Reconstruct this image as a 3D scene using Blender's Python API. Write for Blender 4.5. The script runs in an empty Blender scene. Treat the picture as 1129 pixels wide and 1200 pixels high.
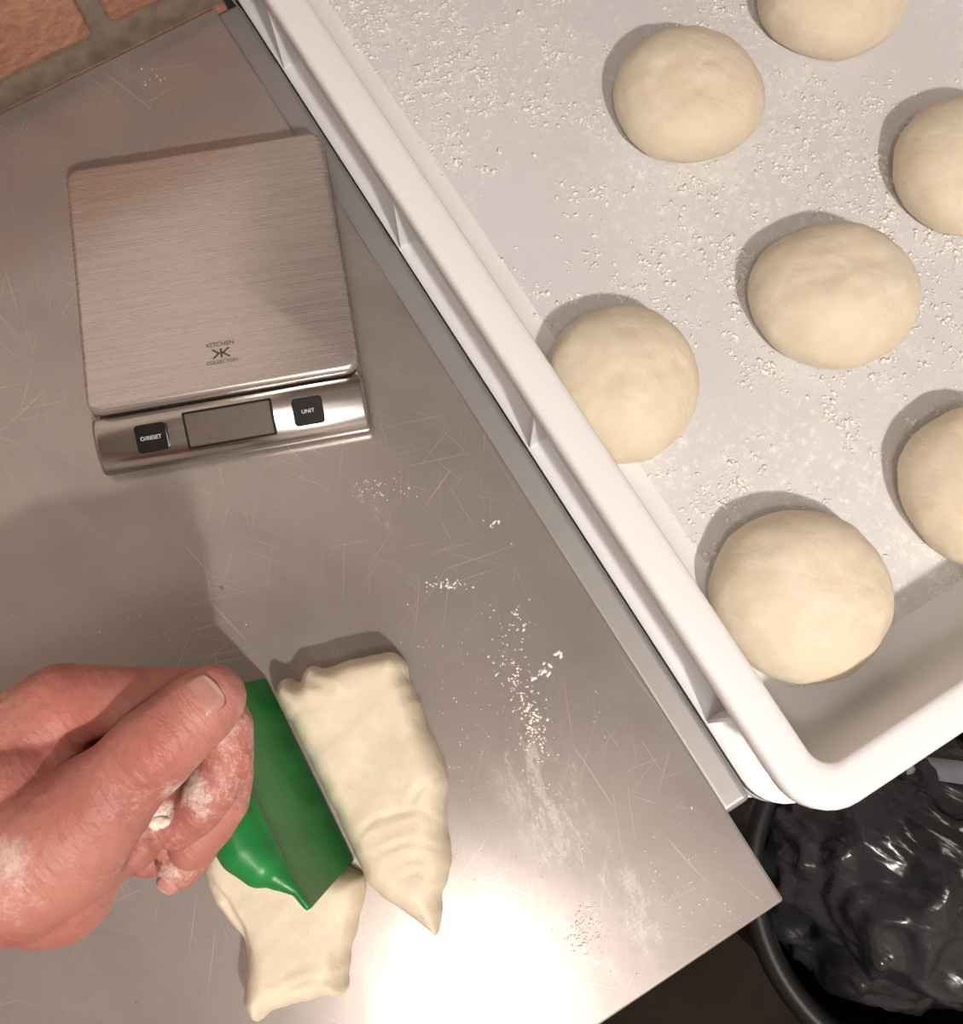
import bpy, bmesh, math, random
from mathutils import Vector, Matrix, noise
random.seed(7)
TZ=0.88; H=0.55; TH=math.radians(14.0); F=1150.0
ST,CT=math.sin(TH),math.cos(TH)
PHI=math.radians(31.2); CN,SN=math.cos(PHI),math.sin(PHI)
# survey helper: where a sight line meets a real height z (metres above the worktop)
def P(u,v,z=0.0):
    a=(u-564.5)/F; b=(600-v)/F
    t=(H-z)/(CT-b*ST)
    return Vector((a*t,(ST+b*CT)*t,z+TZ))
def W(n,d,z=0.0): return Vector((n*CN-d*SN,n*SN+d*CN,z+TZ))
def toL(p): return (p.x*CN+p.y*SN, -p.x*SN+p.y*CN, p.z-TZ)
S=bpy.context.scene
S.view_settings.view_transform='Standard'
S.view_settings.look='None'

# ---------- materials ----------
class NT:
    def __init__(s,name):
        s.m=bpy.data.materials.new(name); s.m.use_nodes=True
        s.t=s.m.node_tree; s.b=s.t.nodes['Principled BSDF']
        s.tc=s.t.nodes.new('ShaderNodeTexCoord')
    def n(s,typ,**k):
        x=s.t.nodes.new(typ)
        for a,b in k.items(): setattr(x,a,b)
        return x
    def l(s,a,b): s.t.links.new(a,b)
    def mapping(s,scale=(1,1,1),rot=(0,0,0),loc=(0,0,0),src=None):
        # rotate first, then stretch, so streaks really follow the rotated direction
        r=s.n('ShaderNodeMapping'); r.inputs['Rotation'].default_value=rot
        s.l(src or s.tc.outputs['Object'],r.inputs['Vector'])
        m=s.n('ShaderNodeMapping'); m.inputs['Scale'].default_value=scale; m.inputs['Location'].default_value=loc
        s.l(r.outputs[0],m.inputs['Vector']); return m.outputs[0]
    def noise(s,scale,detail=4,vec=None,rough=.5):
        x=s.n('ShaderNodeTexNoise'); x.inputs['Scale'].default_value=scale; x.inputs['Detail'].default_value=detail; x.inputs['Roughness'].default_value=rough
        s.l(vec if vec else s.tc.outputs['Object'],x.inputs['Vector']); return x.outputs['Fac']
    def ramp(s,fac,stops,interp='LINEAR'):
        r=s.n('ShaderNodeValToRGB'); r.color_ramp.interpolation=interp
        e=r.color_ramp.elements
        while len(e)<len(stops): e.new(.5)
        for i,(p,c) in enumerate(stops):
            e[i].position=p; e[i].color=(c if isinstance(c,tuple) else (c,c,c))+(1,)
        s.l(fac,r.inputs[0]); return r.outputs[0]
    def mix(s,f,a,b):
        x=s.n('ShaderNodeMix',data_type='RGBA')
        for sock,v in ((x.inputs[0],f),(x.inputs[6],a),(x.inputs[7],b)):
            if isinstance(v,(int,float)): sock.default_value=v
            elif isinstance(v,tuple): sock.default_value=v+(1,)
            else: s.l(v,sock)
        return x.outputs[2]
    def math(s,op,a,b=0.0,clamp=False):
        x=s.n('ShaderNodeMath',operation=op); x.use_clamp=clamp
        for i,v in enumerate((a,b)):
            if isinstance(v,(int,float)): x.inputs[i].default_value=v
            else: s.l(v,x.inputs[i])
        return x.outputs[0]
    def bump(s,h,strength=.3,dist=.001,prev=None):
        x=s.n('ShaderNodeBump'); x.inputs['Strength'].default_value=strength; x.inputs['Distance'].default_value=dist
        s.l(h,x.inputs['Height'])
        if prev: s.l(prev,x.inputs['Normal'])
        return x.outputs[0]
    def blob(s,loc,scale,rot=0,inner=.15):
        mp=s.n('ShaderNodeMapping'); mp.vector_type='TEXTURE'
        mp.inputs['Location'].default_value=loc; mp.inputs['Rotation'].default_value=(0,0,rot); mp.inputs['Scale'].default_value=scale
        s.l(s.tc.outputs['Object'],mp.inputs['Vector'])
        ln=s.n('ShaderNodeVectorMath',operation='LENGTH'); s.l(mp.outputs[0],ln.inputs[0])
        return s.ramp(ln.outputs['Value'],[(inner,1.0),(1.0,0.0)],'EASE')
    def set(s,**k):
        for a,b in k.items():
            i=s.b.inputs[a.replace('_',' ')]
            if isinstance(b,(int,float)): i.default_value=b
            elif isinstance(b,tuple): i.default_value=b+(1,) if len(b)==3 and i.type=='RGBA' else b
            else: s.l(b,i)
        return s
def plain(name,col,rough=.5,metal=0.0,nscale=60,var=.08,bumpd=.0003,spec=.5):
    t=NT(name); f=t.noise(nscale)
    c2=tuple(max(0,c*(1-var*2)) for c in col); c1=tuple(min(1,c*(1+var)) for c in col)
    t.set(Base_Color=t.ramp(f,[(.3,c2),(.7,c1)]),Roughness=rough,Metallic=metal,Normal=t.bump(f,.3,bumpd),Specular_IOR_Level=spec)
    return t.m

def steel_table():
    t=NT('worktop_steel')
    big=t.noise(5,3); fine=t.noise(1,5,t.mapping((14,700,14)))
    scr=None
    wv=t.n('ShaderNodeVectorMath',operation='MULTIPLY_ADD')
    nz=t.n('ShaderNodeTexNoise'); nz.inputs['Scale'].default_value=5; nz.inputs['Detail'].default_value=0; t.l(t.tc.outputs['Object'],nz.inputs['Vector'])
    t.l(nz.outputs['Color'],wv.inputs[0]); wv.inputs[1].default_value=(.06,.06,0); t.l(t.tc.outputs['Object'],wv.inputs[2])
    for i,(rz,sc) in enumerate(((.25,1.0),(.85,1.3),(1.35,.9),(1.8,1.2),(2.3,1.1),(2.8,1.))):
        vec=t.mapping((13*sc,900*sc,1),(0,0,rz),(i*3.1,i*1.7,0),wv.outputs[0])
        nn=t.ramp(t.noise(1,1.0,vec),[(.70,0.0),(.75,1.0)])
        scr=nn if scr is None else t.math('MAXIMUM',scr,nn)
    scr=t.math('MULTIPLY',scr,t.ramp(t.noise(7,3),[(.36,0.0),(.55,1.0)]))
    def blob(p,sx,sy,rot):
        L=toL(p); return t.blob((L[0],L[1],0),(sx,sy,.2),rot)
    k=blob(P(620,890),.028,.095,-.15)
    k=t.math('MAXIMUM',k,t.math('MULTIPLY',blob(P(565,790),.03,.05,.2),.7))
    k=t.math('MAXIMUM',k,t.math('MULTIPLY',blob(P(700,1080),.06,.05,.0),.5))
    k=t.math('MAXIMUM',k,t.math('MULTIPLY',blob(P(440,590),.05,.03,.0),.4))
    sm=t.ramp(t.noise(30,10,t.mapping((1,.35,1),(0,0,.12)),.8),[(.52,0.0),(.70,1.0)])
    dust=t.math('MULTIPLY',t.math('MULTIPLY',k,sm),.5)
    col=t.mix(big,(.34,.30,.28),(.47,.43,.405))
    col=t.mix(t.math('MULTIPLY',fine,.18),col,(.22,.20,.185))
    col=t.mix(t.math('MULTIPLY',scr,.42),col,(.82,.79,.76))
    sp=t.ramp(t.noise(55,2),[(.74,0.0),(.77,1.0)])
    col=t.mix(t.math('MULTIPLY',sp,.6),col,(.10,.06,.045))
    smg=t.ramp(t.noise(9,5,t.mapping((1,2,1),(0,0,1.1))),[(.5,0.0),(.72,.35)])
    col=t.mix(smg,col,(.21,.18,.165))
    col=t.mix(dust,col,(.80,.77,.73))
    r=t.math('ADD',t.math('MULTIPLY',fine,.06),t.math('MULTIPLY',big,.16))
    r=t.math('ADD',r,.12)
    r=t.math('ADD',r,t.math('MULTIPLY',dust,.5))
    met=t.math('SUBTRACT',.50,t.math('MULTIPLY',dust,.45))
    nb=t.bump(fine,.03,.0003); nb=t.bump(t.noise(12,3),.16,.002,nb)
    t.set(Base_Color=col,Metallic=met,Roughness=r,Normal=nb)
    return t.m
def brushed(name,col=(.62,.6,.58),rough=.26,sx=900,sy=8,bs=.12,metal=1.0,lo=.80):
    t=NT(name); fine=t.noise(1,3,t.mapping((sy,sx,sy)))
    t.set(Base_Color=t.mix(t.ramp(fine,[(.3,0.0),(.7,1.0)]),tuple(c*lo for c in col),col),Metallic=metal,
          Roughness=t.math('ADD',t.math('MULTIPLY',fine,.15),rough-.07),Normal=t.bump(fine,bs,.0002)); return t.m
def tray_mat():
    t=NT('tray_plastic'); f=t.noise(7,3)
    t.set(Base_Color=t.mix(f,(.81,.81,.82),(.87,.87,.88)),Roughness=.36,Normal=t.bump(t.noise(240,3),.05,.0004)); return t.m
def tray_floor_mat():
    t=NT('tray_floor_floured'); f=t.noise(7,3)
    cl=t.ramp(t.noise(6,4),[(.36,0.0),(.58,1.0)])
    sp=t.ramp(t.noise(170,8,None,.82),[(.52,0.0),(.62,1.0)])
    pw=t.ramp(t.noise(22,6,None,.65),[(.48,0.0),(.72,.35)])
    d=t.math('MULTIPLY',t.math('MULTIPLY',cl,sp),.8)
    c=t.mix(f,(.66,.65,.665),(.72,.71,.725))
    c=t.mix(t.math('MULTIPLY',pw,cl),c,(.90,.88,.85))
    t.set(Base_Color=t.mix(d,c,(.95,.93,.90)),Roughness=t.math('ADD',t.math('MULTIPLY',d,.6),.28)); return t.m
def dough_mat():
    t=NT('dough'); f=t.noise(14,4); g=t.noise(170,5)
    cr=t.ramp(t.noise(16,5,t.mapping((1,2.4,1),(0,0,.6)),.6),[(.44,1.0),(.50,0.0),(.56,1.0)])
    c=t.mix(f,(.70,.60,.445),(.775,.69,.54))
    c=t.mix(t.math('MULTIPLY',t.ramp(t.noise(60,7,None,.7),[(.5,0.0),(.66,1.0)]),.4),c,(.86,.81,.71))
    t.set(Base_Color=c,Roughness=.66,Subsurface_Weight=.15,Subsurface_Radius=(.02,.012,.006),Subsurface_Scale=.3,
       Normal=t.bump(g,.45,.0009,t.bump(cr,.12,.0014,t.bump(t.noise(28,5),.5,.003)))); return t.m
def skin_mat():
    t=NT('skin'); f=t.noise(28,5); m=t.noise(70,4)
    v=t.n('ShaderNodeTexVoronoi',feature='DISTANCE_TO_EDGE'); v.inputs['Scale'].default_value=420
    t.l(t.mapping((1,1.5,1),(0,0,.7)),v.inputs['Vector'])
    c=t.mix(t.ramp(f,[(.35,0.0),(.65,1.0)]),(.33,.095,.075),(.46,.185,.145))
    c=t.mix(t.math('MULTIPLY',m,.35),c,(.54,.26,.205))
    for p,r_ in ((P(74,832,.16),.022),(P(238,822,.16),.018),(P(262,900,.15),.02),(P(188,873,.19),.014)):
        c=t.mix(t.math('MULTIPLY',t.blob(tuple(p),(r_,r_,r_),0,.2),.5),c,(.42,.10,.08))
    sp=t.noise(230,8,None,.85)
    fl=t.math('MULTIPLY',t.ramp(t.noise(26,3),[(.48,0.0),(.62,1.0)]),t.ramp(sp,[(.49,0.0),(.62,1.0)]))
    c=t.mix(t.math('MULTIPLY',fl,.42),c,(.80,.72,.66))
    for (p,s_,st) in ((P(190,955,.15),(.014,.012,.04),.9),(P(165,990,.12),(.012,.012,.06),.8),(P(205,1020,.108),(.020,.015,.02),.8),(P(170,1005,.095),(.014,.012,.02),.8),(P(218,925,.165),(.016,.034,.05),.8),(P(240,835,.18),(.018,.020,.02),.5),(P(8,1010,.19),(.022,.022,.03),.4)):
        k=t.blob(tuple(p),s_,.5,.1)
        k=t.math('MULTIPLY',t.ramp(t.math('MULTIPLY',k,sp),[(.33,0.0),(.55,1.0)]),st)
        c=t.mix(k,c,(.82,.74,.67))
    hgt=None
    for (a,b,rad,sp_) in ((P(215,847,.178),P(158,902,.175),.016,1500),(P(118,940,.17),P(70,985,.164),.018,900)):
        ax=(b-a).normalized(); cen=(a+b)/2 if sp_>1000 else a
        dt=t.n('ShaderNodeVectorMath',operation='DOT_PRODUCT'); t.l(t.tc.outputs['Object'],dt.inputs[0]); dt.inputs[1].default_value=tuple(ax)
        ph=t.math('ADD',t.math('MULTIPLY',dt.outputs['Value'],sp_),t.math('MULTIPLY',t.noise(60,3),7.0))
        bl=t.blob(tuple(cen),(rad,rad,rad),0,.2)
        w=t.math('SUBTRACT',bl,t.math('MULTIPLY',t.math('ABSOLUTE',t.math('SINE',ph)),bl))
        hgt=w if hgt is None else t.math('ADD',hgt,w)
    nb=t.bump(v.outputs['Distance'],.3,.0006); nb=t.bump(t.noise(110,6,t.mapping((1,2.6,1),(0,0,.9))),.7,.0018,nb)
    x=t.n('ShaderNodeBump'); x.invert=True; x.inputs['Strength'].default_value=.6; x.inputs['Distance'].default_value=.0009; t.l(hgt,x.inputs['Height']); t.l(nb,x.inputs['Normal'])
    t.set(Base_Color=c,Roughness=.5,Subsurface_Weight=.10,Subsurface_Radius=(.01,.004,.002),Subsurface_Scale=.4,Normal=x.outputs[0]); return t.m
def brick_mat():
    t=NT('brick'); f=t.noise(9,5); g=t.noise(120,6)
    c=t.mix(t.ramp(f,[(.3,0.0),(.7,1.0)]),(.30,.125,.08),(.47,.26,.165))
    c=t.mix(t.ramp(g,[(.5,0.0),(.7,.5)]),c,(.20,.11,.07))
    t.set(Base_Color=c,Roughness=.85,Normal=t.bump(g,.8,.004)); return t.m
def bag_mat():
    t=NT('black_polythene')
    nb=t.bump(t.noise(20,3,t.mapping((1,2.6,1),(0,0,.5)),.5),.45,.010)
    t.set(Base_Color=t.ramp(t.noise(8,3),[(.3,(.008,.008,.009)),(.8,(.032,.032,.037))]),Roughness=.26,Specular_IOR_Level=.45,Normal=nb); return t.m
M={}
M['table']=steel_table(); M['plate']=brushed('brushed_plate',(.62,.565,.535),.27,800,6,.03,.78,.90); M['chrome']=brushed('polished_trim',(.60,.57,.55),.18,200,8,.02)
M['trim']=brushed('edge_steel',(.40,.39,.38),.5,200,8,.02,.6,.95)
M['tray']=tray_mat(); M['trayfloor']=tray_floor_mat(); M['dough']=dough_mat(); M['skin']=skin_mat(); M['brick']=brick_mat(); M['bag']=bag_mat()
M['mortar']=plain('mortar',(.24,.185,.14),.9,0,90,.15,.003)
M['flour']=plain('flour',(.95,.93,.89),.8,0,400,.03)
M['residue']=plain('dried_dough',(.84,.76,.64),.8,0,300,.04)
M['green']=plain('green_plastic',(.009,.21,.040),.38,0,60,.12,.0004)
M['black']=plain('black_plastic',(.006,.006,.007),.4,0,60,.08,.0001,.14)
M['binp']=plain('bin_plastic',(.010,.010,.011),.45,0,60,.08,.0003,.3)
M['ink']=plain('ink',(.05,.045,.04),.5); M['white']=plain('white_print',(.8,.8,.8),.5)
M['lcd']=plain('lcd_glass',(.11,.085,.065),.35,0,200,.05,.0001,.25)
M['nail']=plain('nail',(.48,.235,.19),.33,0,120,.08,.0002); M['nailtip']=plain('nail_tip',(.56,.38,.31),.4)
M['wall']=plain('plaster',(.70,.63,.58),.9,0,8,.05,.002); M['ceil']=plain('ceiling_paint',(.82,.78,.74),.9,0,8,.03)
M['floor']=plain('floor_tile',(.022,.016,.012),.85,0,12,.2,.002,.2)
M['grey']=plain('grey_plastic',(.18,.19,.21),.3)

# ---------- mesh helpers ----------
def obj(name,verts,faces,mat,smooth=True,parent=None,local=False):
    me=bpy.data.meshes.new(name); me.from_pydata([tuple(v) for v in verts],[],faces); me.update()
    o=bpy.data.objects.new(name,me); S.collection.objects.link(o)
    for m in (mat if isinstance(mat,list) else [mat]): me.materials.append(m)
    if smooth: me.polygons.foreach_set('use_smooth',[True]*len(me.polygons))
    if local: o.location=(0,0,TZ); o.rotation_euler=(0,0,PHI)
    if parent: o.parent=parent
    return o
def frombm(name,bm,mat,smooth=False,parent=None,local=False):
    bmesh.ops.recalc_face_normals(bm,faces=bm.faces)
    me=bpy.data.meshes.new(name); bm.to_mesh(me); bm.free()
    o=bpy.data.objects.new(name,me); S.collection.objects.link(o); me.materials.append(mat)
    if smooth: me.polygons.foreach_set('use_smooth',[True]*len(me.polygons))
    if local: o.location=(0,0,TZ); o.rotation_euler=(0,0,PHI)
    if parent: o.parent=parent
    return o
def empty(name,loc=(0,0,0),rz=0):
    e=bpy.data.objects.new(name,None); e.empty_display_size=.05; e.location=loc; e.rotation_euler=(0,0,rz); S.collection.objects.link(e); return e
def bmbox(bm,x0,x1,y0,y1,z0,z1):
    vs=[bm.verts.new(c) for c in ((x0,y0,z0),(x1,y0,z0),(x1,y1,z0),(x0,y1,z0),(x0,y0,z1),(x1,y0,z1),(x1,y1,z1),(x0,y1,z1))]
    for f in ((0,3,2,1),(4,5,6,7),(0,1,5,4),(1,2,6,5),(2,3,7,6),(3,0,4,7)): bm.faces.new([vs[i] for i in f])
def bevel(o,w,seg=3):
    m=o.modifiers.new('bevel','BEVEL'); m.width=w; m.segments=seg; m.limit_method='ANGLE'
    return o
def rrect(x0,x1,y0,y1,r,n=8):
    pts=[]
    for cx,cy,a0 in ((x1-r,y1-r,0),(x0+r,y1-r,90),(x0+r,y0+r,180),(x1-r,y0+r,270)):
        for i in range(n+1):
            a=math.radians(a0+90*i/n); pts.append((cx+r*math.cos(a),cy+r*math.sin(a)))
    return pts
def loft_rr(x0,x1,y0,y1,R,prof,rmin=.008,n=8):
    V=[];Fc=[]
    for k,(ins,z) in enumerate(prof):
        for p in rrect(x0+ins,x1-ins,y0+ins,y1-ins,max(rmin,R-ins),n): V.append((p[0],p[1],z))
    m=4*(n+1)
    for k in range(len(prof)-1):
        for i in range(m):
            j=(i+1)%m; Fc.append((k*m+i,k*m+j,(k+1)*m+j,(k+1)*m+i))
    Fc.append(tuple(reversed(range(m)))); Fc.append(tuple((len(prof)-1)*m+i for i in range(m)))
    return V,Fc

# ---------- room ----------
BD=.510; BACK=1.0; PIER=.108
def room_box(name,x0,x1,y0,y1,z0,z1,mat):
    bm=bmesh.new(); bmbox(bm,x0,x1,y0,y1,z0,z1); return frombm(name,bm,mat,False,None,True)
NX0,NX1,DY0=-2.0,1.5,-2.0; CZ=1.60
room_box('floor',NX0,NX1,DY0,BACK,-TZ-.05,-TZ,M['floor'])
room_box('ceiling',NX0,NX1,DY0,BACK,CZ,CZ+.05,M['ceil'])
room_box('wall_left',NX0-.1,NX0,DY0,BACK,-TZ,CZ,M['wall'])
room_box('wall_right',NX1,NX1+.1,DY0,BACK,-TZ,CZ,M['wall'])
room_box('wall_front',NX0,NX1,DY0-.1,DY0,-TZ,CZ,M['wall'])
room_box('wall_back',NX0,NX1,BACK,BACK+.1,-TZ,CZ,M['wall'])
pier=empty('wall_brick',(0,0,TZ),PHI)
ZB=.167
bm=bmesh.new(); bmbox(bm,NX0,PIER-.003,BD+.003,BACK-.001,-TZ,ZB); frombm('mortar_bed',bm,M['mortar'],False,pier)
bm=bmesh.new(); bmbox(bm,NX0,PIER,BD,BACK-.001,ZB,CZ); frombm('plaster_upper',bm,M['wall'],False,pier)
bm=bmesh.new()
z=.017-.075*11; row=0
while z<ZB-.07:
    off=.025+(.1125 if (row%2==0) else 0)
    k=int((NX0-off)/.225)
    while True:
        a=off+k*.225+.005; b=min(a+.215,PIER)
        if a>PIER-.03: break
        if a>NX0:
            j=random.uniform(-.0015,.0015)
            zt=z+.064+random.uniform(-.002,.001)
            if row==10: zt-=.016
            bmbox(bm,a+random.uniform(0,.003),b-random.uniform(0,.003),BD-.002+j,BD+.02,max(z,-TZ+.001)+random.uniform(0,.002),zt)
        k+=1
    z+=.075; row+=1
bevel(frombm('bricks',bm,M['brick'],False,pier),.004,3)

# ---------- table ----------
tb=empty('steel_prep_table',(0,0,TZ),PHI)
TX0,TX1,TY0,TY1=-1.15,.0984,-.1453,.5040
bm=bmesh.new(); bmbox(bm,TX0,TX1,TY0,TY1,-.04,0)
bevel(frombm('top',bm,M['table'],False,tb),.0018,3)
bm=bmesh.new(); bmbox(bm,TX1-.002,TX1+.0165,-.095,TY1,-.045,-.005); bevel(frombm('side_trim',bm,M['trim'],False,tb),.004,4)
for i,(x,y) in enumerate(((TX0+.05,TY0+.05),(TX1-.06,TY0+.05),(TX0+.05,TY1-.06),(TX1-.06,TY1-.06))):
    bm=bmesh.new(); bmbox(bm,x-.02,x+.02,y-.02,y+.02,-TZ,-.035); bevel(frombm('leg_%d'%(i+1),bm,M['plate'],False,tb),.004)
bm=bmesh.new(); bmbox(bm,TX0+.02,TX1-.02,TY0+.02,TY1-.03,-.66,-.63); bevel(frombm('undershelf',bm,M['table'],False,tb),.004)

# ---------- trays ----------
A0,A1,B0,B1=.118,.618,-.1135,.6865
prof=[(.03,-.029),(.003,-.030),(.0,-.027),(.0,-.018),(.003,-.016),(.013,-.016),(.013,.040),(.001,.041),(.0,.043),(.0,.052),(.0015,.0545),(.004,.055),(.017,.055),(.0200,.0543),(.0212,.052),(.0245,.010),(.026,.0),(.030,-.009),(.037,-.0155),(.045,-.019),(.053,-.020)]
V,Fc=loft_rr(A0,A1,B0,B1,.028,prof,.012)
def tray_mesh():
    me=bpy.data.meshes.new('dough_tray'); v=list(V); f=list(Fc)
    def box(x0,x1,y0,y1,z0,z1):
        k=len(v); v.extend([(x0,y0,z0),(x1,y0,z0),(x1,y1,z0),(x0,y1,z0),(x0,y0,z1),(x1,y0,z1),(x1,y1,z1),(x0,y1,z1)])
        for q in ((0,3,2,1),(4,5,6,7),(0,1,5,4),(1,2,6,5),(2,3,7,6),(3,0,4,7)): f.append(tuple(k+i for i in q))
    nf=len(f)
    for d in (-.050,.141,.297,.453,.61):
        for x0,x1 in ((A0+.001,A0+.015),(A1-.015,A1-.001)): box(x0,x1,d-.001,d+.001,-.017,.042)
    for nn in (.22,.368,.516):
        for y0,y1 in ((B0+.001,B0+.015),(B1-.015,B1-.001)): box(nn-.001,nn+.001,y0,y1,-.017,.042)
    me.from_pydata(v,[],f); me.update(); me.materials.append(M['tray']); me.materials.append(M['trayfloor'])
    for i,p in enumerate(me.polygons): p.use_smooth= i<nf-2
    me.polygons[nf-1].material_index=1
    bmm=bmesh.new(); bmm.from_mesh(me); bmesh.ops.recalc_face_normals(bmm,faces=bmm.faces); bmm.to_mesh(me); bmm.free()
    return me
tm=tray_mesh()
for k in range(11):
    o=bpy.data.objects.new('dough_tray' ,tm); S.collection.objects.link(o)
    o.location=(0,0,TZ-.085*k); o.rotation_euler=(0,0,PHI)
    m=o.modifiers.new('edge','EDGE_SPLIT'); m.split_angle=math.radians(50)
FZ=-.020

# ---------- dough balls ----------
def ball(u,v,w,h,seed,tall=.047):
    c=P(u,v,FZ+.02)
    depth=(c.y*ST+(H-FZ-.02)*CT); rx=w/2/F*depth; ry=h/2/F*depth
    V=[];Fs=[];N=96;K=40
    rnd=random.Random(seed); dim=[(Vector((math.cos(a)*b,math.sin(a)*b)),rnd.uniform(.05,.14),rnd.uniform(.01,.03)) for a,b in [(rnd.uniform(0,6.28),rnd.uniform(.1,.8)) for _ in range(6)]]
    for k in range(K+1):
        t=k/K
        if t<.12: r=.80*t/.12; z=0
        else:
            a=(t-.12)/.88; ang=-.62+a*(math.pi/2+.62)
            r=max(0,math.cos(ang))**.88
            z=(math.sin(ang)+math.sin(.62))/(1+math.sin(.62)); z=z**1.05
            if a<.01: r=.80
        for i in range(N):
            th=2*math.pi*i/N
            q=Vector((math.cos(th)*r*1.2,math.sin(th)*r*1.2,z*1.2+seed*7.3))
            d=1+.06*noise.noise(q)+.022*noise.noise(q*3.3)+.006*noise.noise(q*9)
            px,py=r*math.cos(th),r*math.sin(th)
            zz=tall*z*(1+.09*noise.noise(q*.9+Vector((5,5,5)))+.02*noise.noise(q*4))
            if z>.5:
                for dc,dr,da in dim: zz-=tall*da*math.exp(-((px-dc.x)**2+(py-dc.y)**2)/(dr*dr))
            V.append((c.x+rx*r*d*math.cos(th),c.y+ry*r*d*math.sin(th),TZ+FZ+.0003+zz))
    for k in range(K):
        for i in range(N):
            j=(i+1)%N; Fs.append((k*N+i,k*N+j,(k+1)*N+j,(k+1)*N+i))
    o=obj('dough_ball',V,Fs,M['dough'])
    bm=bmesh.new(); bm.from_mesh(o.data); bmesh.ops.remove_doubles(bm,verts=bm.verts,dist=.0002); bm.to_mesh(o.data); bm.free()
    return c,max(rx,ry)
balls=[ball(*a) for a in ((808,108,178,168,1),(978,-12,172,160,2),(728,447,182,192,3),(980,343,197,180,4),(1140,190,176,170,5),(940,695,212,207,6),(1153,567,184,190,7))]

# ---------- flour ----------
ico=bmesh.new(); bmesh.ops.create_icosphere(ico,subdivisions=1,radius=1); ico.verts.ensure_lookup_table()
IV=[v.co.copy() for v in ico.verts]; IF=[tuple(v.index for v in f.verts) for f in ico.faces]; ico.free()
def flakes(name,pts,parent=None,mat=None):
    V=[];Fs=[]
    for (x,y,z,s) in pts:
        k=len(V); rz=random.random()*6.28; e=random.uniform(.65,1.4); fl=random.uniform(.25,.42)
        c,sn=math.cos(rz),math.sin(rz)
        for q in IV:
            j=random.uniform(.55,1.3)
            a=q.x*s*e*j; b=q.y*s/e*j
            V.append((x+a*c-b*sn,y+a*sn+b*c,z+max(-.02,q.z*fl)*s*j+.0001))
        Fs+= [tuple(k+i for i in f) for f in IF]
    return obj(name,V,Fs,mat or M['flour'],True,parent)
pts=[]; tries=0
while len(pts)<26000 and tries<700000:
    tries+=1
    n=random.uniform(A0+.050,.52); d=random.uniform(B0+.050,.60)
    q=Vector((n*9,d*9,1.3)); den=.47+noise.noise(q)*.7+noise.noise(q*3.1)*.9+noise.noise(q*9)*.6
    den+= .22 if n<.30 else .0
    if d<.02: den-=.3
    if random.random()>max(0,den)**2.5: continue
    p=W(n,d,FZ)
    if any((p.xy-c.xy).length<r*.84 for c,r in balls): continue
    s=random.choice((.0003,.0004,.0005,.0006,.0007,.0009,.0012,.0016))*random.uniform(.8,1.3)
    pts.append((p.x,p.y,p.z,s))
    for _ in range(random.choice((0,1,2,4))):
        r_=s*1.4
        pts.append((p.x+random.gauss(0,r_),p.y+random.gauss(0,r_),p.z,s*random.uniform(.35,.85)))
flakes('flour_dusting',pts)
pts=[]
def cluster(u,v,su,sv,n,s0=.0005,rot=0):
    for _ in range(n):
        a=random.gauss(0,su); b=random.gauss(0,sv); c,sn=math.cos(rot),math.sin(rot)
        p=P(u+a*c-b*sn,v+a*sn+b*c,0); L=toL(p)
        if L[0]>TX1-.003 or L[1]<TY0+.003: continue
        pts.append((p.x,p.y,p.z,s0*random.uniform(.35,1.3)))
cluster(605,800,10,45,120,.0007,-.35); cluster(636,788,6,4,18,.0013); cluster(625,850,8,18,70,.0009); cluster(640,950,18,40,80,.0006,-.2)
cluster(682,1095,10,14,90,.0008); cluster(525,686,12,4,40,.0007); cluster(440,575,18,8,40,.0005); cluster(578,612,5,3,10,.0009); cluster(610,730,8,14,24,.0008); cluster(760,1060,70,40,160,.0005)
cluster(540,850,60,80,160,.0004); cluster(200,740,40,10,20,.0005); cluster(655,765,3,3,6,.0012); cluster(180,90,8,6,10,.0006)
flakes('flour_spill',pts)

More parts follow.
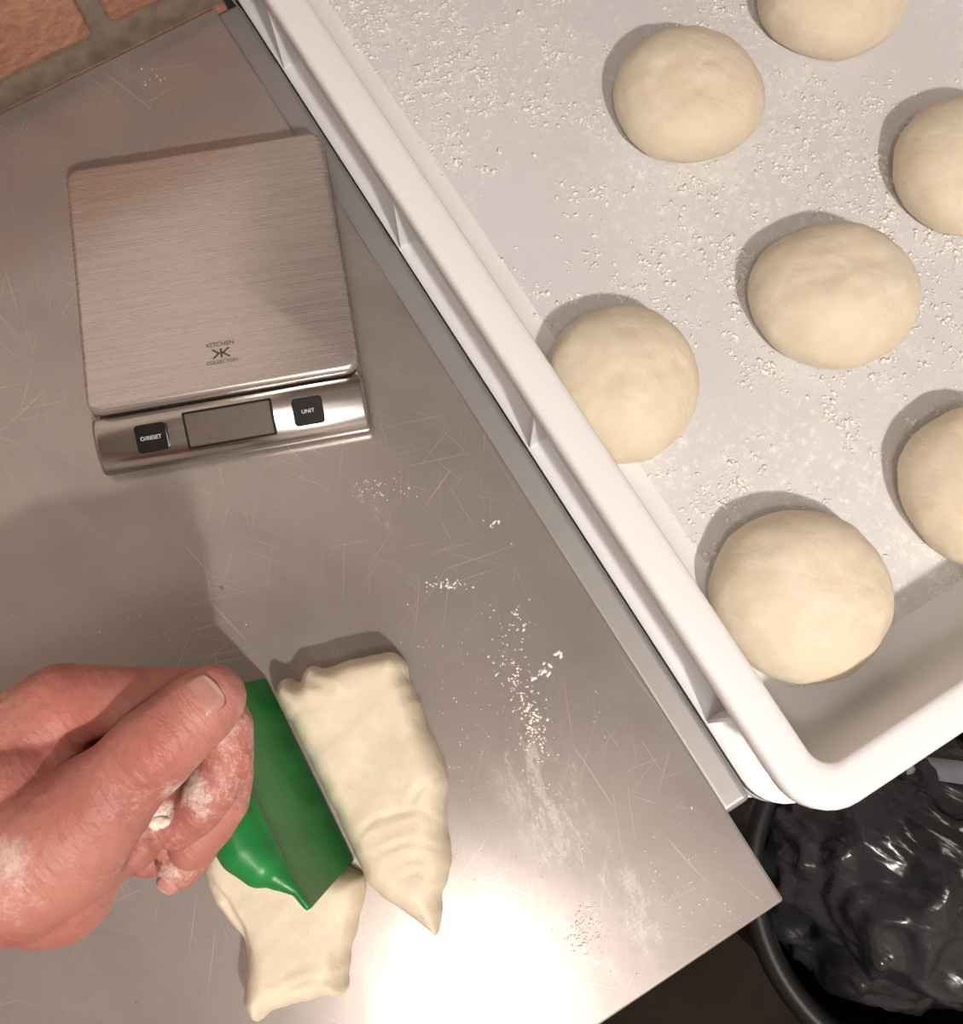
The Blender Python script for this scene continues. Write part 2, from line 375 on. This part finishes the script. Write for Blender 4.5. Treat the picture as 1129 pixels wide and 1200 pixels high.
# ---------- dough pieces ----------
def catmull(pts,n,closed=True):
    out=[]; m=len(pts)
    for i in range(m if closed else m-1):
        p0,p1,p2,p3=(pts[(i-1)%m] if closed or i>0 else pts[0]),pts[i],pts[(i+1)%m],(pts[(i+2)%m] if closed or i+2<m else pts[-1])
        for k in range(n):
            t=k/n; out.append(.5*((2*p1)+(p2-p0)*t+(2*p0-5*p1+4*p2-p3)*t*t+(3*p1-p0-3*p2+p3)*t**3))
    if not closed: out.append(pts[-1])
    return out
def segd(x,y,a,b):
    dx,dy=b.x-a.x,b.y-a.y; t=max(0,min(1,((x-a.x)*dx+(y-a.y)*dy)/(dx*dx+dy*dy+1e-12)))
    return math.hypot(x-a.x-t*dx,y-a.y-t*dy)
def slab(name,outline,h,seed,R=.015,folds=()):
    pl=[(p.x,p.y) for p in catmull([P(u,v,.013) for u,v in outline],5)]
    pl=[(x+.0014*noise.noise(Vector((x*130,y*130,seed)))+.0006*noise.noise(Vector((x*400,y*400,seed))),y+.0014*noise.noise(Vector((x*130,y*130,seed+4)))+.0006*noise.noise(Vector((x*400,y*400,seed+7)))) for x,y in pl]
    fl=[([P(u,v,h) for u,v in f],dep,wd) for f,dep,wd in folds]
    N=len(pl)
    def near(x,y):
        best=1e9;bp=None;ins=False
        for i in range(N):
            x0,y0=pl[i];x1,y1=pl[(i+1)%N]
            dx,dy=x1-x0,y1-y0; L=dx*dx+dy*dy+1e-12
            t=max(0,min(1,((x-x0)*dx+(y-y0)*dy)/L)); ax,ay=x0+t*dx,y0+t*dy
            q=(x-ax)**2+(y-ay)**2
            if q<best: best=q;bp=(ax,ay)
            if (y0>y)!=(y1>y) and x<(x1-x0)*(y-y0)/(y1-y0)+x0: ins=not ins
        return math.sqrt(best),bp,ins
    st=.0014
    xs=[p[0] for p in pl]; ys=[p[1] for p in pl]; x0=min(xs)-st*2;y0=min(ys)-st*2
    nx=int((max(xs)-x0)/st)+3; ny=int((max(ys)-y0)/st)+3
    info={}
    for i in range(nx):
        for j in range(ny): info[i,j]=near(x0+i*st,y0+j*st)
    vid={};V=[];Fs=[];B=[]
    def g(i,j):
        if (i,j) in vid: return vid[i,j]
        d,bp,ins=info[i,j]; x,y=x0+i*st,y0+j*st
        if not ins: x,y=bp; d=0
        e=min(1,d/R); zz=h*(1-(1-e)**2.4)**.5
        q=Vector((x,y,seed*.1))
        zz*=1+.13*noise.noise(q*24)+.04*noise.noise(q*60)+.012*noise.noise(q*140)
        for pp,dep,wd in fl:
            dd=min(segd(x,y,a,b) for a,b in zip(pp,pp[1:]))
            dd+=.001*noise.noise(q*120)
            e0=min(1,math.hypot(x-pp[-1].x,y-pp[-1].y)/.012)
            zz-=dep*e0*(math.exp(-(dd/wd)**2)-.35*math.exp(-((dd-2.2*wd)/(wd*1.3))**2))*min(1,zz/h)
        vid[i,j]=len(V); V.append((x,y,TZ+.0008+max(0,zz))); B.append((x,y,TZ+.0004)); return vid[i,j]
    for i in range(nx-1):
        for j in range(ny-1):
            c=[(i,j),(i+1,j),(i+1,j+1),(i,j+1)]
            if sum(info[k][2] for k in c)>=1: Fs.append(tuple(g(*k) for k in c))
    n0=len(V); top=list(Fs); ed={}
    for f in top:
        for a,b in zip(f,f[1:]+f[:1]): ed[a,b]=1
    for f in top: Fs.append(tuple(n0+k for k in reversed(f)))
    for (a,b) in ed:
        if (b,a) not in ed: Fs.append((b,a,n0+a,n0+b))
    o=obj(name,V+B,Fs,M['dough'])
    m=o.modifiers.new('rm','REMESH'); m.mode='VOXEL'; m.voxel_size=.0012; m.use_smooth_shade=True
    m=o.modifiers.new('sm','SMOOTH'); m.iterations=5; m.factor=.5
    return o
slab('dough_piece',[(320,810),(334,793),(351,799),(358,780),(385,780),(410,772),(452,763),(472,770),(480,795),(500,845),(523,905),(524,970),(530,1012),(520,1050),(512,1098),(500,1090),(455,1058),(427,1032),(414,1002),(390,950),(355,880),(331,835)],.032,2.0,.014,
 [([(352,782),(366,800),(385,806)],.004,.0018),([(528,972),(490,948),(440,960),(412,985)],.0010,.0014),([(528,1000),(480,985),(430,1005)],.0009,.0013),([(524,1040),(490,1022),(450,1035)],.0008,.0012),([(523,905),(490,925),(470,960)],.0010,.0018)])
slab('dough_piece',[(243,985),(255,955),(290,915),(320,905),(352,925),(375,965),(396,1010),(424,1028),(424,1060),(411,1105),(406,1140),(404,1166),(385,1170),(350,1178),(318,1188),(298,1200),(285,1165),(289,1120),(277,1090),(262,1075),(240,1030)],.030,6.0,.014,
 [([(240,1030),(262,1055),(280,1090),(290,1130)],.0035,.0016),([(404,1150),(360,1150),(320,1165)],.0010,.0014),([(395,1160),(388,1110),(398,1050)],.0010,.0016)])

# ---------- kitchen scale ----------
sc=empty('kitchen_scale',(-.1599,.2778,TZ),math.radians(10.3))
def chamf(name,x0,x1,y0,y1,R,prof,mat,parent=sc):
    v,f=loft_rr(x0,x1,y0,y1,R,prof,.002,6); o=obj(name,v,f,mat,True,parent)
    m=o.modifiers.new('es','EDGE_SPLIT'); m.split_angle=math.radians(35)
    return o
w,d=.0775,.0785
chamf('platform',-w,w,-d,d,.008,[(.004,.0215),(.0006,.0215),(0,.022),(0,.0262),(.0005,.0275),(.0018,.0285),(.003,.0288)],M['plate'])
chamf('body',-w-.0005,w+.0005,-d-.002,d+.0005,.008,[(.006,.002),(.002,.003),(0,.006),(0,.0165),(.002,.0185)],M['chrome'])
chamf('under_gap',-w+.006,w-.006,-d+.004,d-.006,.006,[(0,.018),(0,.0216)],M['black'])
for i,(x,y) in enumerate(((-.06,-.09),(.06,-.09),(-.06,.06),(.06,.06))):
    bm=bmesh.new(); bmesh.ops.create_cone(bm,cap_ends=True,segments=24,radius1=.006,radius2=.007,depth=.004,matrix=Matrix.Translation((x,y,.002))); frombm('foot_%d'%(i+1),bm,M['black'],False,sc)
prf=[(-.0800,.0035),(-.0800,.0205),(-.0830,.0212),(-.0870,.0208),(-.0930,.0190),(-.0990,.0165),(-.1040,.0138),(-.1075,.0105),(-.1090,.0065),(-.1080,.0035)]
V=[];Fs=[]; xs=[-w-.001,-w+.0002,-w+.002,0,w-.002,w-.0002,w+.001]; sh=[.0025,.0008,0,0,0,.0008,.0025]
for x,s in zip(xs,sh):
    for (y,z) in prf: V.append((x,y+ (s if y<-.1 else 0),z-(s if z>.01 else 0)))
m_=len(prf)
for i in range(len(xs)-1):
    for j in range(m_): Fs.append((i*m_+j,i*m_+(j+1)%m_,(i+1)*m_+(j+1)%m_,(i+1)*m_+j))
Fs.append(tuple(range(m_))); Fs.append(tuple(reversed([(len(xs)-1)*m_+j for j in range(m_)])))
bm=bmesh.new(); tmp=bpy.data.meshes.new('t'); tmp.from_pydata(V,[],Fs); bm.from_mesh(tmp)
pn=frombm('control_panel',bm,M['chrome'],True,sc); mm=pn.modifiers.new('es','EDGE_SPLIT'); mm.split_angle=math.radians(40)
pa=empty('panel_face',(0,-.0945,.0187),0); pa.parent=sc; pa.rotation_euler=(math.radians(22),0,0)
def panel_part(name,x0,x1,y0,y1,z,mat,r=.001):
    v,f=loft_rr(x0,x1,y0,y1,r,[(0,-.002),(0,z-.0004),(.0004,z)],.0006,4); return obj(name,v,f,mat,False,pa)
panel_part('display_bezel',-.0264,.0246,-.0108,.0104,.0006,M['black']); panel_part('display',-.0252,.0234,-.0096,.0092,.0010,M['lcd'])
panel_part('button_power',-.0540,-.0368,-.0085,.0073,.0022,M['black'],.002); panel_part('button_unit',.0358,.0530,-.0085,.0073,.0022,M['black'],.002)
def text(name,s,size,loc,mat,parent):
    c=bpy.data.curves.new(name,'FONT'); c.body=s; c.size=size; c.align_x='CENTER'; c.align_y='CENTER'; c.extrude=.00003
    o=bpy.data.objects.new(name,c); S.collection.objects.link(o); o.location=loc; o.parent=parent; c.materials.append(mat); return o
text('label_reset','O/RESET',.0032,(-.0454,-.0006,.0023),M['white'],pa); text('label_unit','UNIT',.0032,(.0444,-.0006,.0023),M['white'],pa)
text('print_line_1','KITCHEN',.0038,(.0015,-.0500,.0290),M['ink'],sc); text('print_line_2','COLLECTION',.0029,(.0015,-.0608,.0290),M['ink'],sc)
def bar(name,x0,y0,x1,y1,wd):
    dx,dy=x1-x0,y1-y0; L=math.hypot(dx,dy); nx,ny=-dy/L*wd/2,dx/L*wd/2; z0,z1=.0287,.02895
    v=[(x0+nx,y0+ny,z0),(x0-nx,y0-ny,z0),(x1-nx,y1-ny,z0),(x1+nx,y1+ny,z0)]; v+=[(a,b,z1) for a,b,_ in v]
    obj(name,v,[(0,1,2,3),(7,6,5,4),(0,4,5,1),(1,5,6,2),(2,6,7,3),(3,7,4,0)],M['ink'],False,sc)
cx,cy=.0015,-.0555; e=.0028
bar('mark_1',cx-.005,cy+e,cx-.0012,cy,.0010); bar('mark_2',cx-.005,cy-e,cx-.0012,cy,.0010); bar('mark_3',cx,cy-e,cx,cy+e,.0012)
bar('mark_4',cx+.0008,cy,cx+.0048,cy+e,.0010); bar('mark_5',cx+.0008,cy,cx+.0048,cy-e,.0010)

# ---------- scraper ----------
scr=empty('dough_scraper',(0,0,0))
E1=P(311,795,.003); E2=P(414,1008,.003); F2=P(362,1066,.088)
along=(E2-E1); off=F2-E2
V=[];Fs=[]; NU,NW=24,14; th=.0016
nrm=along.cross(off).normalized()
for s in (0,1):
    for iu in range(NU+1):
        for iw in range(NW+1):
            u=iu/NU; wv=iw/NW
            p=E1+along*u+off*wv
            bow=wv*wv*.007*math.sin(math.pi*min(1,u*1.02))
            p=p+Vector((-.88,-.47,0))*bow
            tk=th*(.5+.9*wv)
            V.append(p+nrm*(tk/2 if s else -tk/2))
m_=(NU+1)*(NW+1)
def ix(s,a,b): return s*m_+a*(NW+1)+b
for a in range(NU):
    for b in range(NW):
        Fs.append((ix(0,a,b),ix(0,a+1,b),ix(0,a+1,b+1),ix(0,a,b+1))); Fs.append((ix(1,a,b),ix(1,a,b+1),ix(1,a+1,b+1),ix(1,a+1,b)))
for a in range(NU):
    Fs.append((ix(0,a,0),ix(1,a,0),ix(1,a+1,0),ix(0,a+1,0))); Fs.append((ix(0,a,NW),ix(0,a+1,NW),ix(1,a+1,NW),ix(1,a,NW)))
for b in range(NW):
    Fs.append((ix(0,0,b),ix(0,0,b+1),ix(1,0,b+1),ix(1,0,b))); Fs.append((ix(0,NU,b),ix(1,NU,b),ix(1,NU,b+1),ix(0,NU,b+1)))
obj('blade',V,Fs,M['green'],True,scr).modifiers.new('es','EDGE_SPLIT')

def addcap(bm,a,b,ra,rb,seg=20):
    for p,r in ((a,ra),(b,rb)): bmesh.ops.create_icosphere(bm,subdivisions=3,radius=r,matrix=Matrix.Translation(p))
    dv=b-a; L=dv.length
    if L<1e-5: return
    q=dv.to_track_quat('Z','Y').to_matrix().to_4x4()
    bmesh.ops.create_cone(bm,cap_ends=True,segments=seg,radius1=ra,radius2=rb,depth=L,matrix=Matrix.Translation((a+b)/2)@q)
def chain(bm,pts):
    for (a,ra),(b,rb) in zip(pts,pts[1:]): addcap(bm,a,b,ra,rb)
def remesh(o,vx,it,f=.5):
    m=o.modifiers.new('rm','REMESH'); m.mode='VOXEL'; m.voxel_size=vx; m.use_smooth_shade=True
    m=o.modifiers.new('sm','SMOOTH'); m.iterations=it; m.factor=f
bm=bmesh.new()
def top(u,dz=0): return E1+along*u+off+Vector((-.88,-.47,0))*(.007*math.sin(math.pi*min(1,u*1.02))+.0)+Vector((0,0,dz))
chain(bm,[(top(0),.0022),(top(.15),.0024),(top(.85),.0026),(top(.985),.0019)])
L_=Vector((-.88,-.47,0))
chain(bm,[(top(.06)+L_*.002,.004),(top(.2)+L_*.006,.011),(top(.5)+L_*.008,.0125),(top(.66)+L_*.008,.0120),(top(.75)+L_*.006,.0100),(top(.83)+L_*.003,.0055),(top(.89)+L_*.001,.003)])
h=frombm('handle',bm,M['green'],True,scr); remesh(h,.0010,4)

# ---------- hand ----------
hd=empty('left_hand',(0,0,0))
bm=bmesh.new()
G=lambda u,v,z,r:(P(u,v,z),r)
chain(bm,[G(-620,1260,.17,.047),G(-330,1100,.162,.042),G(-110,1000,.150,.034)])
chain(bm,[G(-330,1090,.150,.042),G(-110,985,.135,.032)])
wr=[G(-110,975,.150,.032),G(-110,985,.142,.032),G(-110,990,.133,.031),G(-100,1000,.125,.030)]
mcp=[G(74,832,.149,.0190),G(62,845,.131,.0190),G(62,862,.113,.0175),G(62,885,.096,.0155)]
for a,b in zip(wr,mcp):
    mid=((a[0]+b[0])/2+Vector((0,0,.002)),.023)
    chain(bm,[a,mid,b])
for a,b in zip(mcp,mcp[1:]): chain(bm,[a,b])
chain(bm,[G(-30,1000,.135,.030),G(60,960,.130,.024),G(110,950,.125,.018)])
# fingers
chain(bm,[mcp[0],G(110,822,.154,.0148),G(155,823,.157,.0140),G(205,822,.156,.0138),G(238,822,.153,.0137),G(262,852,.151,.0118),G(265,890,.149,.0110),G(250,922,.148,.0106),G(230,950,.146,.0100),G(206,968,.143,.0096)])
chain(bm,[mcp[1],G(155,845,.137,.0145),G(246,858,.133,.0130),G(266,905,.129,.0112),G(262,938,.128,.0108),G(244,968,.127,.0104),G(224,992,.126,.0096)])
chain(bm,[mcp[2],G(155,870,.116,.0138),G(243,886,.113,.0122),G(252,935,.110,.0110),G(246,962,.108,.0104),G(226,996,.107,.0100),G(209,1018,.106,.0092)])
chain(bm,[mcp[3],G(150,900,.098,.0118),G(222,918,.095,.0105),G(222,955,.093,.0095),G(205,978,.092,.0092),G(173,1006,.092,.0086)])
chain(bm,[G(100,955,.125,.018),G(150,965,.120,.014),G(188,975,.112,.011)])
chain(bm,[G(150,930,.142,.016),G(186,945,.143,.0120),G(212,938,.140,.011)])
# thenar + thumb
chain(bm,[G(-90,1015,.150,.034),G(20,1010,.160,.0300),G(70,985,.164,.0262),G(118,940,.170,.0198),G(150,908,.174,.0165),G(182,877,.178,.0165),G(212,850,.178,.0150),G(236,829,.177,.0143),G(248,818,.176,.0130)])
chain(bm,[G(60,1030,.145,.026),G(108,992,.150,.0185),G(140,960,.150,.014)])
chain(bm,[G(120,985,.148,.017),G(150,985,.145,.013)])
chain(bm,[G(20,930,.160,.020),G(70,898,.157,.012),G(86,886,.152,.007)])
hand=frombm('hand_and_forearm',bm,M['skin'],True,hd); remesh(hand,.0011,5,.5)
def nail(name,c,axis,up,wd,ln,R):
    axis=axis.normalized(); side=axis.cross(up).normalized(); up=side.cross(axis).normalized()
    NU,NV=14,20; V=[];Fs=[]; mats=[]
    for i in range(NU+1):
        for j in range(NV+1):
            s=(i/NU*2-1); t=(j/NV*2-1)
            k=(1-abs(t)**3.2)**.38 if t<0 else (1-abs(t)**4)**.4
            x=s*wd/2*max(.05,k); a=x/R
            z=R*(math.cos(a)-1)
            edge=-.0014 if (abs(s)>.97 or t<-.97) else 0
            V.append(c+side*(R*math.sin(a))+axis*(t*ln/2)+up*(z+edge-.0013*t*t))
    for i in range(NU):
        for j in range(NV): Fs.append((i*(NV+1)+j,(i+1)*(NV+1)+j,(i+1)*(NV+1)+j+1,i*(NV+1)+j+1)); mats.append(1 if j>=NV-2 else 0)
    o=obj(name,V,Fs,[M['nail'],M['nailtip']],True,hd)
    for p,mi in zip(o.data.polygons,mats): p.material_index=mi
    s=o.modifiers.new('so','SOLIDIFY'); s.thickness=.0006; s.offset=0
    return o
tt=P(248,818,.176); ti=P(212,850,.178); ax=(tt-ti); upv=Vector((.20,.25,1))
pr=(upv-ax.normalized()*upv.dot(ax.normalized())).normalized()
nail('thumb_nail',P(239,827,.1768)+pr*.0137,ax,upv,.0175,.0170,.0150)
f1=P(209,1018,.106); f0=P(226,996,.107); nail('ring_nail',f1+Vector((-.1,-.5,.75)).normalized()*.0084+(f1-f0).normalized()*.001,f1-f0,Vector((-.1,-.5,.75)),.010,.009,.009)
bm=bmesh.new()
for (u,v,z,n_,sd,s0) in ((184,962,.1535,16,4,.0019),(178,972,.150,10,4,.0015)):
    for _ in range(n_):
        p=P(u+random.gauss(0,sd),v+random.gauss(0,sd*.6),z+random.uniform(-.001,.0005))
        bmesh.ops.create_icosphere(bm,subdivisions=2,radius=s0*random.uniform(.6,1.2),matrix=Matrix.Translation(p))
rs=frombm('dough_residue',bm,M['residue'],True,hd); remesh(rs,.0004,2)

# ---------- waste bin & bag ----------
bn=empty('waste_bin',W(.275,-.292,-.88))
prof_=[(.001,.0),(.110,.0),(.120,.012),(.142,.505),(.156,.510),(.161,.520),(.157,.530),(.145,.532),(.139,.520),(.114,.02),(.001,.012)]
V=[];Fs=[];N=96
for r,z in prof_:
    for i in range(N): V.append((r*math.cos(2*math.pi*i/N),r*math.sin(2*math.pi*i/N),z))
for k in range(len(prof_)-1):
    for i in range(N): j=(i+1)%N; Fs.append((k*N+i,k*N+j,(k+1)*N+j,(k+1)*N+i))
obj('bin_body',V,Fs,M['binp'],True,bn)
def crumple(name,c,r,amp,seed,mat,parent=None,sub=6,octv=4):
    bm=bmesh.new(); bmesh.ops.create_icosphere(bm,subdivisions=sub,radius=1)
    for v in bm.verts:
        q=v.co*1.3+Vector((seed,seed*.7,0)); n=0;a=1
        q=q+Vector((noise.noise(q*1.5),noise.noise(q*1.5+Vector((9,0,0))),noise.noise(q*1.5+Vector((0,9,0)))))*.7
        for _ in range(octv):
            n+=a*(1-abs(noise.noise(q))*2.6); q=q*1.9+Vector((3.1,1.7,.4)); a*=.45
        k=1+amp*(n-1.0)
        v.co=Vector((v.co.x*r[0]*k+c[0],v.co.y*r[1]*k+c[1],v.co.z*r[2]*k+c[2]))
    return frombm(name,bm,mat,True,parent)
crumple('bin_liner',(-.008,.020,.49),(.134,.124,.13),.12,4,M['bag'],bn,6,3)
bb=crumple('bin_bag',(0,0,0),(.19,.16,.26),.14,9,M['bag'],None,6,3); bb.location=W(.70,-.42,-.58)
V=[];Fs=[]
cc=[Vector((-.03,.10,.58)),Vector((.03,.085,.625)),Vector((.09,.03,.62)),Vector((.13,-.04,.575)),Vector((.14,-.10,.52))]
cc=catmull(cc,8,False)
for i,p in enumerate(cc):
    tg=(cc[min(i+1,len(cc)-1)]-cc[max(i-1,0)]).normalized(); sd=tg.cross(Vector((0,0,1))).normalized()
    for a,b in ((-.009,-.0015),(.009,-.0015),(.009,.0015),(-.009,.0015)): V.append(p+sd*a+Vector((0,0,b)))
for i in range(len(cc)-1):
    for j in range(4): Fs.append((i*4+j,i*4+(j+1)%4,(i+1)*4+(j+1)%4,(i+1)*4+j))
Fs.append((0,1,2,3)); k=(len(cc)-1)*4; Fs.append((k+3,k+2,k+1,k))
obj('bin_handle',V,Fs,M['grey'],True,bn)

# ---------- lights ----------
def lamp(x,y,size,down,up,col):
    e=empty('pendant_light',(x,y,TZ+CZ))
    bm=bmesh.new(); bmesh.ops.create_cone(bm,cap_ends=True,segments=40,radius1=size/2+.02,radius2=size/2+.02,depth=.02,matrix=Matrix.Translation((0,0,-.13)))
    bmesh.ops.create_cone(bm,cap_ends=True,segments=12,radius1=.004,radius2=.004,depth=.12,matrix=Matrix.Translation((0,0,-.06)))
    frombm('housing',bm,M['white'],False,e)
    for nm,en,z,rx in (('lamp_down',down,-.143,0),('fill_up',up,-.117,math.pi)):  # the upward disk is soft fill added to bounce off the ceiling
        if en<=0: continue
        L=bpy.data.lights.new(nm,'AREA'); L.shape='DISK'; L.size=size; L.energy=en; L.color=col
        o=bpy.data.objects.new(nm,L); S.collection.objects.link(o); o.parent=e; o.location=(0,0,z); o.rotation_euler=(rx,0,0)
C=(1,.92,.855)
lamp(-.03,-.45,.14,4.0,4.3,C); lamp(.48,-.88,.09,31,4.3,C)
wd=bpy.data.worlds.new('world'); S.world=wd; wd.use_nodes=True; wd.node_tree.nodes['Background'].inputs[0].default_value=(.9,.8,.7,1); wd.node_tree.nodes['Background'].inputs[1].default_value=.3

cam=bpy.data.cameras.new('camera'); co=bpy.data.objects.new('camera',cam); S.collection.objects.link(co)
co.location=(0,0,TZ+H); co.rotation_euler=(TH,0,0); cam.sensor_fit='VERTICAL'; cam.sensor_height=36; cam.lens=36*F/1200; cam.clip_start=.02
S.camera=co
